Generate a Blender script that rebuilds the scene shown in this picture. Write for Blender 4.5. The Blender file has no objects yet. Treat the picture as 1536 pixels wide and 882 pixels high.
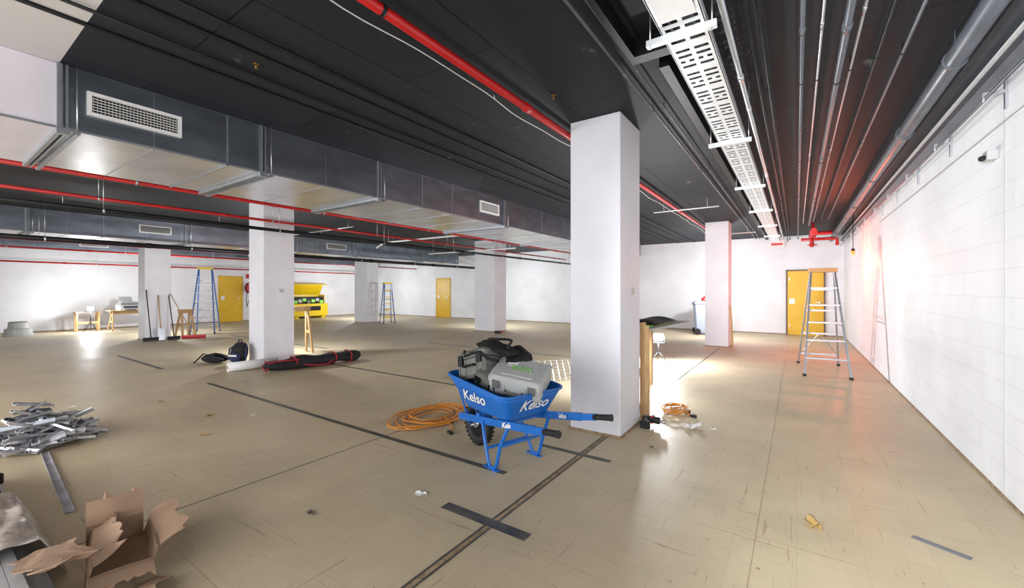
import bpy, bmesh, math, random
from mathutils import Vector, Matrix, Euler
random.seed(7)
S=bpy.context.scene
COL=S.collection
CEIL=3.2
# ---------------------------------------------------------------- materials
def newmat(name):
    m=bpy.data.materials.new(name); m.use_nodes=True
    nt=m.node_tree; b=nt.nodes['Principled BSDF']
    return m,nt,b
def setp(b,**k):
    for a,v in k.items():
        a=a.replace('_',' ')
        if a in b.inputs: b.inputs[a].default_value=v
def pmat(name,col,rough=.5,metal=0,var=.12,scale=6,bump=0.0,bscale=40,spec=.5,col2=None,stretch=(1,1,1)):
    m,nt,b=newmat(name)
    L=nt.links
    tc=nt.nodes.new('ShaderNodeTexCoord'); mp=nt.nodes.new('ShaderNodeMapping'); mp.inputs['Scale'].default_value=stretch
    L.new(tc.outputs['Object'],mp.inputs[0])
    n=nt.nodes.new('ShaderNodeTexNoise'); n.inputs['Scale'].default_value=scale; n.inputs['Detail'].default_value=5
    L.new(mp.outputs[0],n.inputs['Vector'])
    r=nt.nodes.new('ShaderNodeValToRGB')
    c2=col2 if col2 else tuple(c*(1-var) for c in col)
    r.color_ramp.elements[0].position=.35; r.color_ramp.elements[1].position=.65
    r.color_ramp.elements[0].color=(*c2,1); r.color_ramp.elements[1].color=(*col,1)
    L.new(n.outputs['Fac'],r.inputs[0]); L.new(r.outputs[0],b.inputs['Base Color'])
    setp(b,Roughness=rough,Metallic=metal,Specular_IOR_Level=spec)
    if bump>0:
        n2=nt.nodes.new('ShaderNodeTexNoise'); n2.inputs['Scale'].default_value=bscale; n2.inputs['Detail'].default_value=3
        L.new(mp.outputs[0],n2.inputs['Vector'])
        bp=nt.nodes.new('ShaderNodeBump'); bp.inputs['Strength'].default_value=bump; bp.inputs['Distance'].default_value=.02
        L.new(n2.outputs['Fac'],bp.inputs['Height']); L.new(bp.outputs[0],b.inputs['Normal'])
    return m
def emit(name,col,st):
    m,nt,b=newmat(name); setp(b,Base_Color=(*col,1),Emission_Color=(*col,1),Emission_Strength=st); return m

def axes_vec(nt,ax):
    tc=nt.nodes.new('ShaderNodeTexCoord'); s=nt.nodes.new('ShaderNodeSeparateXYZ'); c=nt.nodes.new('ShaderNodeCombineXYZ')
    nt.links.new(tc.outputs['Object'],s.inputs[0])
    nt.links.new(s.outputs[ax[0]],c.inputs[0]); nt.links.new(s.outputs[ax[1]],c.inputs[1])
    return c.outputs[0],s,tc
def wallmat(name,ax,col,bw=.4,bh=.2,mort=.006,bump=.35,mc=.9):
    m,nt,b=newmat(name); L=nt.links
    v,s,tc=axes_vec(nt,ax)
    br=nt.nodes.new('ShaderNodeTexBrick'); L.new(v,br.inputs['Vector'])
    br.inputs['Scale'].default_value=1; br.inputs['Brick Width'].default_value=bw; br.inputs['Row Height'].default_value=bh
    br.inputs['Mortar Size'].default_value=mort; br.inputs['Mortar Smooth'].default_value=.4
    br.inputs['Color1'].default_value=(*col,1); br.inputs['Color2'].default_value=(col[0]*.98,col[1]*.98,col[2]*.98,1)
    br.inputs['Mortar'].default_value=(col[0]*mc,col[1]*mc,col[2]*mc,1)
    n=nt.nodes.new('ShaderNodeTexNoise'); n.inputs['Scale'].default_value=.9; n.inputs['Detail'].default_value=6
    L.new(tc.outputs['Object'],n.inputs['Vector'])
    r=nt.nodes.new('ShaderNodeValToRGB'); r.color_ramp.elements[0].position=.3; r.color_ramp.elements[0].color=(.88,.88,.88,1)
    r.color_ramp.elements[1].position=.6; r.color_ramp.elements[1].color=(1,1,1,1)
    L.new(n.outputs['Fac'],r.inputs[0])
    mx=nt.nodes.new('ShaderNodeMix'); mx.data_type='RGBA'; mx.blend_type='MULTIPLY'; mx.inputs[0].default_value=1
    L.new(br.outputs['Color'],mx.inputs[6]); L.new(r.outputs[0],mx.inputs[7]); L.new(mx.outputs[2],b.inputs['Base Color'])
    bp=nt.nodes.new('ShaderNodeBump'); bp.invert=True; bp.inputs['Strength'].default_value=bump; bp.inputs['Distance'].default_value=.01
    L.new(br.outputs['Fac'],bp.inputs['Height']); L.new(bp.outputs[0],b.inputs['Normal'])
    setp(b,Roughness=.6,Specular_IOR_Level=.3)
    return m
M_wallY=wallmat('painted_block_wall_side',('Y','Z'),(.84,.85,.88),mc=.92,bump=.25)
M_wallX=wallmat('painted_block_wall_end',('X','Z'),(.82,.84,.87),mc=.96,bump=.08)
M_wallL=wallmat('painted_block_wall_left',('Y','Z'),(.83,.83,.86),mc=.95,bump=.1)

def floormat():
    m,nt,b=newmat('worn_vinyl_tile'); L=nt.links
    v,s,tc=axes_vec(nt,('X','Y'))
    br=nt.nodes.new('ShaderNodeTexBrick'); L.new(v,br.inputs['Vector'])
    br.offset=0; br.inputs['Scale'].default_value=1; br.inputs['Brick Width'].default_value=.305; br.inputs['Row Height'].default_value=.305
    br.inputs['Mortar Size'].default_value=.0016; br.inputs['Mortar Smooth'].default_value=.2
    br.inputs['Color1'].default_value=(.585,.49,.325,1); br.inputs['Color2'].default_value=(.56,.465,.305,1); br.inputs['Mortar'].default_value=(.47,.39,.255,1)
    n=nt.nodes.new('ShaderNodeTexNoise'); n.inputs['Scale'].default_value=.7; n.inputs['Detail'].default_value=8; n.inputs['Roughness'].default_value=.65
    L.new(v,n.inputs['Vector'])
    r=nt.nodes.new('ShaderNodeValToRGB'); r.color_ramp.elements[0].position=.32; r.color_ramp.elements[0].color=(.80,.80,.80,1)
    r.color_ramp.elements[1].position=.6; r.color_ramp.elements[1].color=(1.03,1.03,1.03,1)
    L.new(n.outputs['Fac'],r.inputs[0])
    mx=nt.nodes.new('ShaderNodeMix'); mx.data_type='RGBA'; mx.blend_type='MULTIPLY'; mx.inputs[0].default_value=1
    L.new(br.outputs['Color'],mx.inputs[6]); L.new(r.outputs[0],mx.inputs[7])
    last=mx.outputs[2]
    for(sc,rot,p0,p1,colr) in(((2.2,44,1),.5,.28,.35,(.74,.70,.66,1)),((40,2.5,1),-.35,.29,.35,(.76,.72,.68,1)),((1.3,50,1),1.25,.28,.34,(.72,.68,.64,1)),((55,3.5,1),.15,.29,.34,(.80,.76,.72,1))):
        mp=nt.nodes.new('ShaderNodeMapping'); mp.inputs['Scale'].default_value=sc; mp.inputs['Rotation'].default_value=(0,0,rot); L.new(v,mp.inputs[0])
        n3=nt.nodes.new('ShaderNodeTexNoise'); n3.inputs['Scale'].default_value=1; n3.inputs['Detail'].default_value=6; n3.inputs['Distortion'].default_value=.6
        L.new(mp.outputs[0],n3.inputs['Vector'])
        r3=nt.nodes.new('ShaderNodeValToRGB'); r3.color_ramp.elements[0].position=p0; r3.color_ramp.elements[0].color=colr
        r3.color_ramp.elements[1].position=p1; r3.color_ramp.elements[1].color=(1,1,1,1)
        L.new(n3.outputs['Fac'],r3.inputs[0])
        mx2=nt.nodes.new('ShaderNodeMix'); mx2.data_type='RGBA'; mx2.blend_type='MULTIPLY'; mx2.inputs[0].default_value=1
        L.new(last,mx2.inputs[6]); L.new(r3.outputs[0],mx2.inputs[7]); last=mx2.outputs[2]
    vo=nt.nodes.new('ShaderNodeTexNoise'); vo.inputs['Scale'].default_value=22; vo.inputs['Detail'].default_value=2; L.new(v,vo.inputs['Vector'])
    r4=nt.nodes.new('ShaderNodeValToRGB'); r4.color_ramp.elements[0].position=.23; r4.color_ramp.elements[0].color=(.55,.47,.38,1)
    r4.color_ramp.elements[1].position=.27; r4.color_ramp.elements[1].color=(1,1,1,1)
    L.new(vo.outputs['Fac'],r4.inputs[0])
    mx3=nt.nodes.new('ShaderNodeMix'); mx3.data_type='RGBA'; mx3.blend_type='MULTIPLY'; mx3.inputs[0].default_value=1
    L.new(last,mx3.inputs[6]); L.new(r4.outputs[0],mx3.inputs[7])
    L.new(mx3.outputs[2],b.inputs['Base Color'])
    rr=nt.nodes.new('ShaderNodeMapRange'); rr.inputs['To Min'].default_value=.34; rr.inputs['To Max'].default_value=.58
    L.new(n.outputs['Fac'],rr.inputs[0]); L.new(rr.outputs[0],b.inputs['Roughness'])
    bp=nt.nodes.new('ShaderNodeBump'); bp.inputs['Strength'].default_value=.08; bp.inputs['Distance'].default_value=.01
    n5=nt.nodes.new('ShaderNodeTexNoise'); n5.inputs['Scale'].default_value=5; L.new(v,n5.inputs['Vector'])
    L.new(n5.outputs['Fac'],bp.inputs['Height']); L.new(bp.outputs[0],b.inputs['Normal'])
    setp(b,Specular_IOR_Level=.40)
    return m
M_floor=floormat()
def ceilmat():
    m,nt,b=newmat('black_painted_ceiling'); L=nt.links
    v,s,tc=axes_vec(nt,('Y','X'))
    br=nt.nodes.new('ShaderNodeTexBrick'); L.new(v,br.inputs['Vector'])
    br.inputs['Scale'].default_value=1; br.inputs['Brick Width'].default_value=2.4; br.inputs['Row Height'].default_value=.9
    br.inputs['Mortar Size'].default_value=.006
    br.inputs['Color1'].default_value=(.012,.014,.018,1); br.inputs['Color2'].default_value=(.019,.022,.028,1); br.inputs['Mortar'].default_value=(.002,.002,.002,1)
    n=nt.nodes.new('ShaderNodeTexNoise'); n.inputs['Scale'].default_value=3; n.inputs['Detail'].default_value=8; L.new(v,n.inputs['Vector'])
    r=nt.nodes.new('ShaderNodeValToRGB'); r.color_ramp.elements[0].position=.69; r.color_ramp.elements[0].color=(0,0,0,1)
    r.color_ramp.elements[1].position=.73; r.color_ramp.elements[1].color=(1,1,1,1); L.new(n.outputs['Fac'],r.inputs[0])
    mx=nt.nodes.new('ShaderNodeMix'); mx.data_type='RGBA'; L.new(r.outputs[0],mx.inputs[0]); L.new(br.outputs['Color'],mx.inputs[6]); mx.inputs[7].default_value=(.10,.10,.11,1)
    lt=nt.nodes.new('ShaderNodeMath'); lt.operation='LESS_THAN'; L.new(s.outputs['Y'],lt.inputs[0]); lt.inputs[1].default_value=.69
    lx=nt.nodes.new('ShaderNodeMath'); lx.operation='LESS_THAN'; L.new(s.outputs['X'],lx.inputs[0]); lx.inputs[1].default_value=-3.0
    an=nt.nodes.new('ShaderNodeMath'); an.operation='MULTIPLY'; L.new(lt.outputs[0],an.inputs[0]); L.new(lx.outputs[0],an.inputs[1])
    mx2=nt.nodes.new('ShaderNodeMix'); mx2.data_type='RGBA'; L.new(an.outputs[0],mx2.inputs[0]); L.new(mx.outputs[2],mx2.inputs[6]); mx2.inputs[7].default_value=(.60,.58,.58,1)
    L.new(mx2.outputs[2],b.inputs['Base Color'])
    bp=nt.nodes.new('ShaderNodeBump'); bp.invert=True; bp.inputs['Strength'].default_value=.6; bp.inputs['Distance'].default_value=.01
    L.new(br.outputs['Fac'],bp.inputs['Height']); L.new(bp.outputs[0],b.inputs['Normal'])
    setp(b,Roughness=.6,Specular_IOR_Level=.22)
    return m
M_ceil=ceilmat()
M_colw=pmat('white_column_paint',(.76,.76,.81),.55,scale=2.2,var=.07,bump=.12,bscale=9)
M_glue=pmat('floor_adhesive_residue',(.42,.30,.17),.8,scale=15,var=.5,bump=.5)
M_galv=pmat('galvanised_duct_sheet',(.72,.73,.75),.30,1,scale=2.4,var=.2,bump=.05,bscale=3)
M_galv_shade=pmat('galvanised_duct_side_shade',(.28,.32,.37),.36,1,scale=2.0,var=.3,bump=.05,bscale=3,stretch=(1,1,3))  # same galvanised sheet, with the dark ceiling's reflection put into the side colour
M_flange=pmat('galvanised_flange',(.40,.43,.47),.4,.9,scale=12)
M_whduct=pmat('white_duct_wrap',(.70,.67,.73),.45,scale=3,var=.06)
M_zinc=pmat('zinc_tray',(.74,.77,.79),.35,.3,scale=14,var=.12)
M_steel=pmat('steel_conduit',(.55,.57,.60),.32,.85,scale=8)
M_dpipe=pmat('grey_painted_pipe',(.10,.11,.13),.35,.1,scale=5,var=.2)
M_blackp=pmat('black_painted_steel',(.008,.008,.010),.45,.0,scale=5,var=.3,spec=.25)
M_red=pmat('red_pipe_paint',(.50,.009,.010),.36,0,scale=4,var=.2)
M_white=pmat('white_plastic',(.80,.80,.80),.4,scale=6,var=.06)
M_dark=pmat('dark_void',(.01,.01,.01),.8)
M_brass=pmat('brass_fitting',(.28,.18,.05),.4,.9)
M_yel=pmat('yellow_door_paint',(.76,.46,.008),.4,scale=3,var=.12)
M_yel2=pmat('yellow_steel_paint',(.82,.56,.008),.35,scale=3,var=.1)
M_frame=pmat('bronze_frame',(.10,.07,.05),.4,.3)
M_alu=pmat('ladder_aluminium',(.44,.45,.48),.35,.8,scale=9)
M_orange=pmat('orange_plastic',(.55,.26,.08),.45)
M_blue=pmat('blue_enamel',(.010,.15,.55),.30,0,scale=5,var=.15)
M_lblue=pmat('blue_fibreglass',(.012,.11,.40),.4,scale=5)
M_binb=pmat('pale_blue_plastic',(.40,.47,.62),.45)
M_rub=pmat('black_rubber',(.013,.013,.014),.65,scale=30,var=.4,bump=.2,bscale=60)
M_cloth=pmat('black_cloth',(.010,.010,.012),.85,scale=20,var=.5,bump=.6,bscale=25)
M_clothr=pmat('red_cloth',(.36,.012,.03),.8,scale=20,var=.3,bump=.3)
M_navy=pmat('navy_cloth',(.02,.03,.09),.8,scale=20,bump=.4)
M_wood=pmat('pine_timber',(.55,.35,.16),.6,scale=4,var=.3,stretch=(6,6,1),bump=.1)
M_card=pmat('corrugated_cardboard',(.40,.26,.165),.8,scale=5,var=.15,bump=.08,bscale=12)
M_plastic=pmat('clear_wrap_plastic',(.52,.45,.38),.2,0,scale=12,var=.35,bump=.7,bscale=14)
M_cgrey=pmat('light_grey_case_plastic',(.46,.47,.46),.45,scale=6,var=.1)
M_cgrey2=pmat('taupe_case_plastic',(.16,.155,.14),.5,scale=6,var=.2)
M_green=pmat('lime_marking',(.28,.75,.12),.5)
M_cord=pmat('orange_cord',(.66,.25,.03),.45,scale=10)
M_tape=pmat('black_tape',(.045,.045,.047),.45,scale=7,var=.6,col2=(.12,.11,.09))
M_gtape=pmat('grey_tape',(.17,.18,.19),.4,scale=9)
M_paper=pmat('white_paper',(.85,.85,.84),.7)
M_leaf=pmat('dry_brown_paper',(.55,.36,.12),.7)
M_lamp=emit('lamp_glow',(1,1,1),60)
M_stud=pmat('steel_stud',(.62,.62,.66),.40,.55,scale=6,var=.4)
M_chan=pmat('galvanised_channel',(.60,.60,.60),.45,.25,scale=3,var=.2)
M_redglow=emit('added_red_lamp_glow',(1,.08,.02),6)  # glow of the added red lamp by the right wall

# ---------------------------------------------------------------- mesh builder
class MB:
    def __init__(s,name,xf=None):
        s.name=name; s.bm=bmesh.new(); s.mats=[]; s.xf=xf
    def mi(s,m):
        if m not in s.mats: s.mats.append(m)
        return s.mats.index(m)
    def _f(s,vs,m,smooth=False):
        try: f=s.bm.faces.new(vs)
        except ValueError: return None
        f.material_index=s.mi(m); f.smooth=smooth; return f
    def box(s,c,sz,m,rot=None):
        c=Vector(c); R=Euler(rot).to_matrix() if rot is not None else Matrix.Identity(3)
        v=[]
        for x in(-.5,.5):
            for y in(-.5,.5):
                for z in(-.5,.5):
                    v.append(s.bm.verts.new(c+R@Vector((x*sz[0],y*sz[1],z*sz[2]))))
        for q in((0,1,3,2),(4,6,7,5),(0,4,5,1),(2,3,7,6),(0,2,6,4),(1,5,7,3)):
            s._f([v[i] for i in q],m)
        return s
    def bx(s,x0,x1,y0,y1,z0,z1,m):
        return s.box(((x0+x1)/2,(y0+y1)/2,(z0+z1)/2),(x1-x0,y1-y0,z1-z0),m)
    def bar(s,p0,p1,w,h,m,up=(0,0,1)):
        p0=Vector(p0);p1=Vector(p1);t=(p1-p0).normalized();u=Vector(up)
        a=t.cross(u)
        if a.length<1e-4: a=t.cross(Vector((1,0,0)))
        a.normalize(); b=a.cross(t).normalized()
        v=[]
        for p in(p0,p1):
            for i,j in((-1,-1),(1,-1),(1,1),(-1,1)):
                v.append(s.bm.verts.new(p+a*i*w/2+b*j*h/2))
        for q in((3,2,1,0),(4,5,6,7),(0,1,5,4),(1,2,6,5),(2,3,7,6),(3,0,4,7)):
            s._f([v[i] for i in q],m)
        return s
    def tube(s,pts,r,m,seg=10,closed=False,cap=True):
        pts=[Vector(p) for p in pts]; n=len(pts)
        rs=r if isinstance(r,(list,tuple)) else [r]*n
        rings=[]; prev=None
        for i,p in enumerate(pts):
            if closed: t=(pts[(i+1)%n]-pts[i-1])
            else: t=(pts[min(i+1,n-1)]-pts[max(i-1,0)])
            t.normalize()
            if prev is None:
                a=t.orthogonal().normalized()
            else:
                a=prev-t*prev.dot(t)
                if a.length<1e-5: a=t.orthogonal()
                a.normalize()
            prev=a; b=t.cross(a)
            rings.append([s.bm.verts.new(p+(a*math.cos(2*math.pi*k/seg)+b*math.sin(2*math.pi*k/seg))*rs[i]) for k in range(seg)])
        rg=range(n if closed else n-1)
        for i in rg:
            A=rings[i];Bq=rings[(i+1)%n]
            for k in range(seg):
                s._f([A[k],A[(k+1)%seg],Bq[(k+1)%seg],Bq[k]],m,True)
        if cap and not closed:
            s._f(rings[0][::-1],m); s._f(rings[-1],m)
        return s
    def cyl(s,p0,p1,r,m,r2=None,seg=16):
        return s.tube([p0,p1],[r,r if r2 is None else r2],m,seg)
    def rings(s,rs,m,cap0=True,cap1=True,smooth=False):
        R=[[s.bm.verts.new(Vector(p)) for p in ring] for ring in rs]
        n=len(R[0])
        for i in range(len(R)-1):
            for k in range(n):
                s._f([R[i][k],R[i][(k+1)%n],R[i+1][(k+1)%n],R[i+1][k]],m,smooth)
        if cap0: s._f(R[0][::-1],m)
        if cap1: s._f(R[-1],m)
        return s
    def grid(s,fn,nu,nv,m,smooth=True):
        V=[[s.bm.verts.new(Vector(fn(i/nu,j/nv))) for j in range(nv+1)] for i in range(nu+1)]
        for i in range(nu):
            for j in range(nv):
                s._f([V[i][j],V[i+1][j],V[i+1][j+1],V[i][j+1]],m,smooth)
        return s
    def done(s,bevel=0,parent=None,solid=0,sub=0,loc=None,rotz=0,seg=2):
        bmesh.ops.recalc_face_normals(s.bm,faces=s.bm.faces)
        me=bpy.data.meshes.new(s.name); s.bm.to_mesh(me); s.bm.free()
        for m in s.mats: me.materials.append(m)
        o=bpy.data.objects.new(s.name,me); COL.objects.link(o)
        if loc is not None: o.location=loc
        o.rotation_euler[2]=rotz
        if solid:
            q=o.modifiers.new('solid','SOLIDIFY'); q.thickness=solid
        if bevel:
            q=o.modifiers.new('bevel','BEVEL'); q.width=bevel; q.segments=seg; q.limit_method='ANGLE'; q.angle_limit=math.radians(40)
        if sub:
            q=o.modifiers.new('sub','SUBSURF'); q.levels=sub; q.render_levels=sub
        if parent: o.parent=parent
        return o
def rrect(x0,x1,y0,y1,z,r,n=4):
    out=[]
    for cx,cy,a0 in((x1-r,y1-r,0),(x0+r,y1-r,90),(x0+r,y0+r,180),(x1-r,y0+r,270)):
        for i in range(n+1):
            a=math.radians(a0+90*i/n); X=cx+r*math.cos(a);Y=cy+r*math.sin(a)
            out.append((X,Y,z(X) if callable(z) else z))
    return out
def empty(name,loc=(0,0,0),rotz=0):
    e=bpy.data.objects.new(name,None); COL.objects.link(e); e.location=loc; e.rotation_euler[2]=rotz; e.empty_display_size=.1; return e

# ---------------------------------------------------------------- room shell
XR,XL,YF,YB=1.2,-21.5,16.3,-4.0
MB('floor').bx(XL-.2,XR+.2,YB-.2,YF+.2,-.2,0,M_floor).done()
MB('ceiling').bx(XL-.2,XR+.2,YB-.2,YF+.2,CEIL,CEIL+.2,M_ceil).done()
MB('wall_right').bx(XR,XR+.2,YB-.2,YF+.2,0,CEIL,M_wallY).done()
MB('wall_left').bx(XL-.2,XL,YB-.2,YF+.2,0,CEIL,M_wallL).done()
MB('wall_far').bx(XL,XR,YF,YF+.2,0,CEIL,M_wallX).done()
MB('wall_back').bx(XL,XR,YB-.2,YB,0,CEIL,M_wallX).done()
MB('baseboard_right').bx(XR-.008,XR,YB,YF,0,.016,M_glue).done()
MB('baseboard_far').bx(XL,XR-.02,YF-.012,YF,0,.03,M_glue).done()
MB('baseboard_left').bx(XL,XL+.012,YB,YF-.02,0,.04,M_glue).done()
MB('trim_1').bx(XR-.004,XR,4.33,4.34,.04,2.7,M_cgrey).done()
CT=CEIL-.0015
def column(x0,x1,y0,y1,outlet=None):
    b=MB('concrete_column')
    b.bx(x0,x1,y0,y1,0,CT,M_colw)
    o=b.done(bevel=.012)
    MB('column_base_trim').bx(x0-.012,x1+.012,y0-.012,y1+.012,0,.022,M_glue).done(parent=o)
    if outlet:
        q=MB('outlet_plate')
        q.bx(x1,x1+.012,outlet[1]-.04,outlet[1]+.04,1.40,1.47,M_cgrey)
        q.done(parent=o)
    return o
column(-1.96,-1.42,3.955,4.57,('x',4.3))
column(-1.965,-1.42,11.77,12.37)
column(-9.11,-8.51,3.955,4.555,('x',4.3))
column(-16.05,-15.45,3.955,4.555)
column(-9.50,-8.62,11.56,12.27)
column(-16.55,-15.64,11.6,12.2)

# ---------------------------------------------------------------- doors
def door(name,along,c0,c1,plane,h,sgn):
    b=MB(name)
    def bb(a0,a1,z0,z1,t0,t1,m):
        p0,p1=sorted((plane+sgn*(t0+.001),plane+sgn*t1))
        if along=='x': b.bx(a0,a1,p0,p1,z0,z1,m)
        else: b.bx(p0,p1,a0,a1,z0,z1,m)
    bb(c0,c1,.005,h,.0,.04,M_yel)
    for a in((c0-.04,c0-.004),(c1+.004,c1+.04)): bb(a[0],a[1],0.001,h+.04,0,.06,M_frame if name=='door_1' else M_yel)
    bb(c0-.04,c1+.04,h+.004,h+.04,0,.06,M_frame if name=='door_1' else M_yel)
    bb(c0+.06,c0+.2,1.0,1.18,.04,.046,M_paper)
    bb(c1-.12,c1-.09,1.02,1.08,.04,.09,M_steel)
    bb(c1-.22,c1-.09,1.05,1.07,.08,.095,M_steel)
    for i in range(3): bb(c0+.05,c0+.07,.25+.75*i,.35+.75*i,.04,.05,M_steel)
    return b.done(bevel=.003)
door('door_1','x',-.25,.70,YF,2.06,-1)
door('door_2','x',-15.99,-15.07,YF,2.04,-1)
door('door_3','y',8.1,9.0,XL,2.05,1)

# ---------------------------------------------------------------- ducts
def duct(x0,x1,y0,y1,z0,z1,seams,white_to=None,trap=()):
    b=MB('air_duct')
    ys=[y0]+seams+[y1]
    for i in range(len(ys)-1):
        a,c=ys[i],ys[i+1]
        w=white_to is not None and c<=white_to+.01
        ms=M_whduct if w else M_galv_shade; mb=M_whduct if w else M_galv
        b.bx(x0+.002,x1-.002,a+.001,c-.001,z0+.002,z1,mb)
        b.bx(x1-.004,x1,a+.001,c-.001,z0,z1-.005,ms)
        n=max(1,round((c-a)/.7))
        for k in range(1,n):
            yy=a+(c-a)*k/n
            b.bx(x0,x1,yy-.003,yy+.003,z0-.004,z0+.002,M_flange)
            b.bx(x1,x1+.003,yy-.003,yy+.003,z0,z1-.01,M_flange)
    for i,y in enumerate(seams):
        big=i in trap
        t=.014 if big else .007; e=.035 if big else .012
        b.bx(x0-e,x1+e,y-t,y+t,z0-e,z0,M_flange)
        b.bx(x1,x1+e,y-t,y+t,z0,z1-.005,M_flange)
        b.bx(x0-e,x0,y-t,y+t,z0,z1-.005,M_flange)
        if big:
            b.bx(x0-e,x1+e,y+.03,y+.045,z0-e,z0,M_flange); b.bx(x1,x1+e,y+.03,y+.045,z0,z1-.005,M_flange)
            b.bx(x1,x1+.05,y-.02,y+.05,z0-.05,z0+.0,M_flange)
            b.cyl((x1+.05,y+.09,z0-.05),(x1+.05,y+.09,CT),.005,M_steel,seg=6)
            b.bar((x0-.07,y+.09,z0-.03),(x1+.08,y+.09,z0-.03),.03,.02,M_flange)
    b.bx(x1,x1+.012,y0,y1,z0-.004,z0+.012,M_flange)
    return b.done()
duct(-6.25,-4.7,-3.9,15.2,2.70,CEIL-.002,[.69,1.84,2.15,3.64,4.46,5.13,6.59,8.05,9.6,11.2,12.8,14.2],.69,(0,2,3,6,8,10))
duct(-15.0,-13.5,-3.9,15.2,2.70,CEIL-.002,[-1.5,0,1.5,2.7,4.3,5.8,7.3,8.0,9.4,11,12.8,14.2],None,(0,2,4,6,8,10))
duct(-20.4,-19.4,-3.9,15.2,2.78,CEIL-.002,[-1,1,3,5,7,9,11,13])
def grille(x,y0,y1,z0,z1):
    b=MB('air_vent_grille')
    b.bx(x+.001,x+.006,y0+.01,y1-.01,z0+.01,z1-.01,M_dark)
    t=.028
    for a in((y0,y1,z0,z0+t),(y0,y1,z1-t,z1)): b.bx(x+.001,x+.03,a[0],a[1],a[2],a[3],M_white)
    for a in((y0,y0+t),(y1-t,y1)): b.bx(x+.001,x+.03,a[0],a[1],z0+t,z1-t,M_white)
    n=int((y1-y0-2*t)/.022)
    for i in range(n):
        yy=y0+t+(i+.5)*(y1-y0-2*t)/n
        b.box((x+.016,yy,(z0+z1)/2),(.010,.003,z1-z0-2*t),M_cgrey)
    for i in range(1,6):
        zz=z0+t+i*(z1-z0-2*t)/6
        b.box((x+.022,(y0+y1)/2,zz),(.012,y1-y0-2*t,.004),M_white)
    return b.done()
grille(-4.7,.84,1.46,2.85,3.04)
grille(-4.7,5.85,6.42,2.86,3.06)
grille(-13.5,3.34,3.99,2.88,3.08)
grille(-13.5,8.35,9.1,2.88,3.08)
grille(-19.4,3.3,4.0,2.88,3.04)
grille(-19.4,8.4,8.9,2.88,3.04)

# ---------------------------------------------------------------- pipes
def pipe(name,x,z,r,m,y0=-3.9,y1=16.2,coup=3.0,hang=2.4,hm=None,seg=14):
    b=MB(name)
    b.cyl((x,y0,z),(x,y1,z),r,m,seg=seg)
    if coup:
        y=y0+1.1
        while y<y1-.3:
            b.cyl((x,y-.04,z),(x,y+.04,z),r*1.22,m,seg=seg); y+=coup
    if hang:
        y=y0+.7
        hm=hm or M_steel
        while y<y1:
            b.cyl((x,y,z+r*.6),(x,y,CT),.004,hm,seg=6)
            b.cyl((x,y-.012,z),(x,y+.012,z),r*1.15,hm,seg=seg); y+=hang
    return b.done()
pipe('red_sprinkler_pipe',-2.02,3.10,.033,M_red,hang=4.8,hm=M_blackp)
pipe('red_sprinkler_pipe',-6.55,2.74,.026,M_red)
pipe('red_sprinkler_pipe',-8.25,2.76,.024,M_red)
pipe('red_sprinkler_pipe',-12.8,2.48,.028,M_red)
pipe('red_sprinkler_pipe',-10.6,2.92,.024,M_red)
pipe('red_sprinkler_pipe',-17.5,2.62,.028,M_red)
pipe('red_sprinkler_pipe',-20.9,2.38,.028,M_red)
pipe('black_service_pipe',-8.0,2.56,.03,M_blackp)
pipe('black_service_pipe',-12.2,2.46,.05,M_blackp)
pipe('grey_drain_pipe',.88,3.0,.058,M_dpipe,coup=4.2,hang=3.6,hm=M_dpipe)
pipe('steel_conduit_pipe',-.33,2.97,.018,M_steel,coup=3.1)
pipe('black_conduit_pipe',-.24,3.05,.014,M_blackp,coup=0,hm=M_blackp)
pipe('black_conduit_pipe',-.18,3.08,.014,M_blackp,coup=0,hm=M_blackp)
pipe('grey_conduit_pipe',.03,3.08,.014,M_dpipe,coup=2,hm=M_blackp)
pipe('steel_conduit_pipe',.13,3.08,.009,M_steel,y1=12.4,coup=3,hm=M_blackp)
pipe('grey_conduit_pipe',.25,3.03,.022,M_dpipe,y1=12.4,coup=3,hm=M_blackp)
pipe('steel_conduit_pipe',.33,3.10,.009,M_steel,y1=12.4,coup=3,hm=M_blackp)
pipe('black_conduit_pipe',.48,3.14,.014,M_blackp,y1=12.4,coup=0,hm=M_blackp)
pipe('grey_conduit_pipe',.62,3.13,.012,M_dpipe,y1=12.4,coup=3,hm=M_blackp)
pipe('grey_conduit_pipe',-1.12,3.15,.012,M_dpipe,coup=3,hm=M_blackp)
pipe('grey_conduit_pipe',-1.02,3.15,.008,M_dpipe,coup=3,hm=M_blackp)
pipe('black_conduit_pipe',-3.05,3.175,.014,M_blackp,coup=0,hm=M_blackp)
pipe('black_conduit_pipe',-3.6,3.175,.012,M_blackp,coup=0,hm=M_blackp)
b=MB('ceiling_batten')
for x in(-3.3,-3.85):
    b.bx(x-.02,x+.02,-3.9,16.2,CEIL-.015,CT,M_blackp)
b.bx(-.85,-.78,3.2,16.2,CEIL-.09,CT,M_blackp)
b.done()
b=MB('ceiling_hatch_frame')
b.bx(-.98,-.94,1.0,3.0,CEIL-.12,CT,M_blackp); b.bx(-.94,-.68,2.9,3.0,CEIL-.12,CT,M_blackp)
b.bx(-.94,-.68,1.0,1.1,CEIL-.12,CT,M_blackp)
b.done()
b=MB('white_cable')
pts=[(-2.24+.015*math.sin(y*3.1)+.01*math.sin(y*7),y,CEIL-.03-.02*abs(math.sin(y*1.3))) for y in [ -3+ i*.15 for i in range(120)]]
b.tube(pts,.0045,M_white,seg=6)
for y in range(-3,15,2): b.cyl((-2.24+.015*math.sin(y*3.1)+.01*math.sin(y*7),y,CEIL-.05),(-2.24,y,CT),.004,M_white,seg=6)
b.done()
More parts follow.
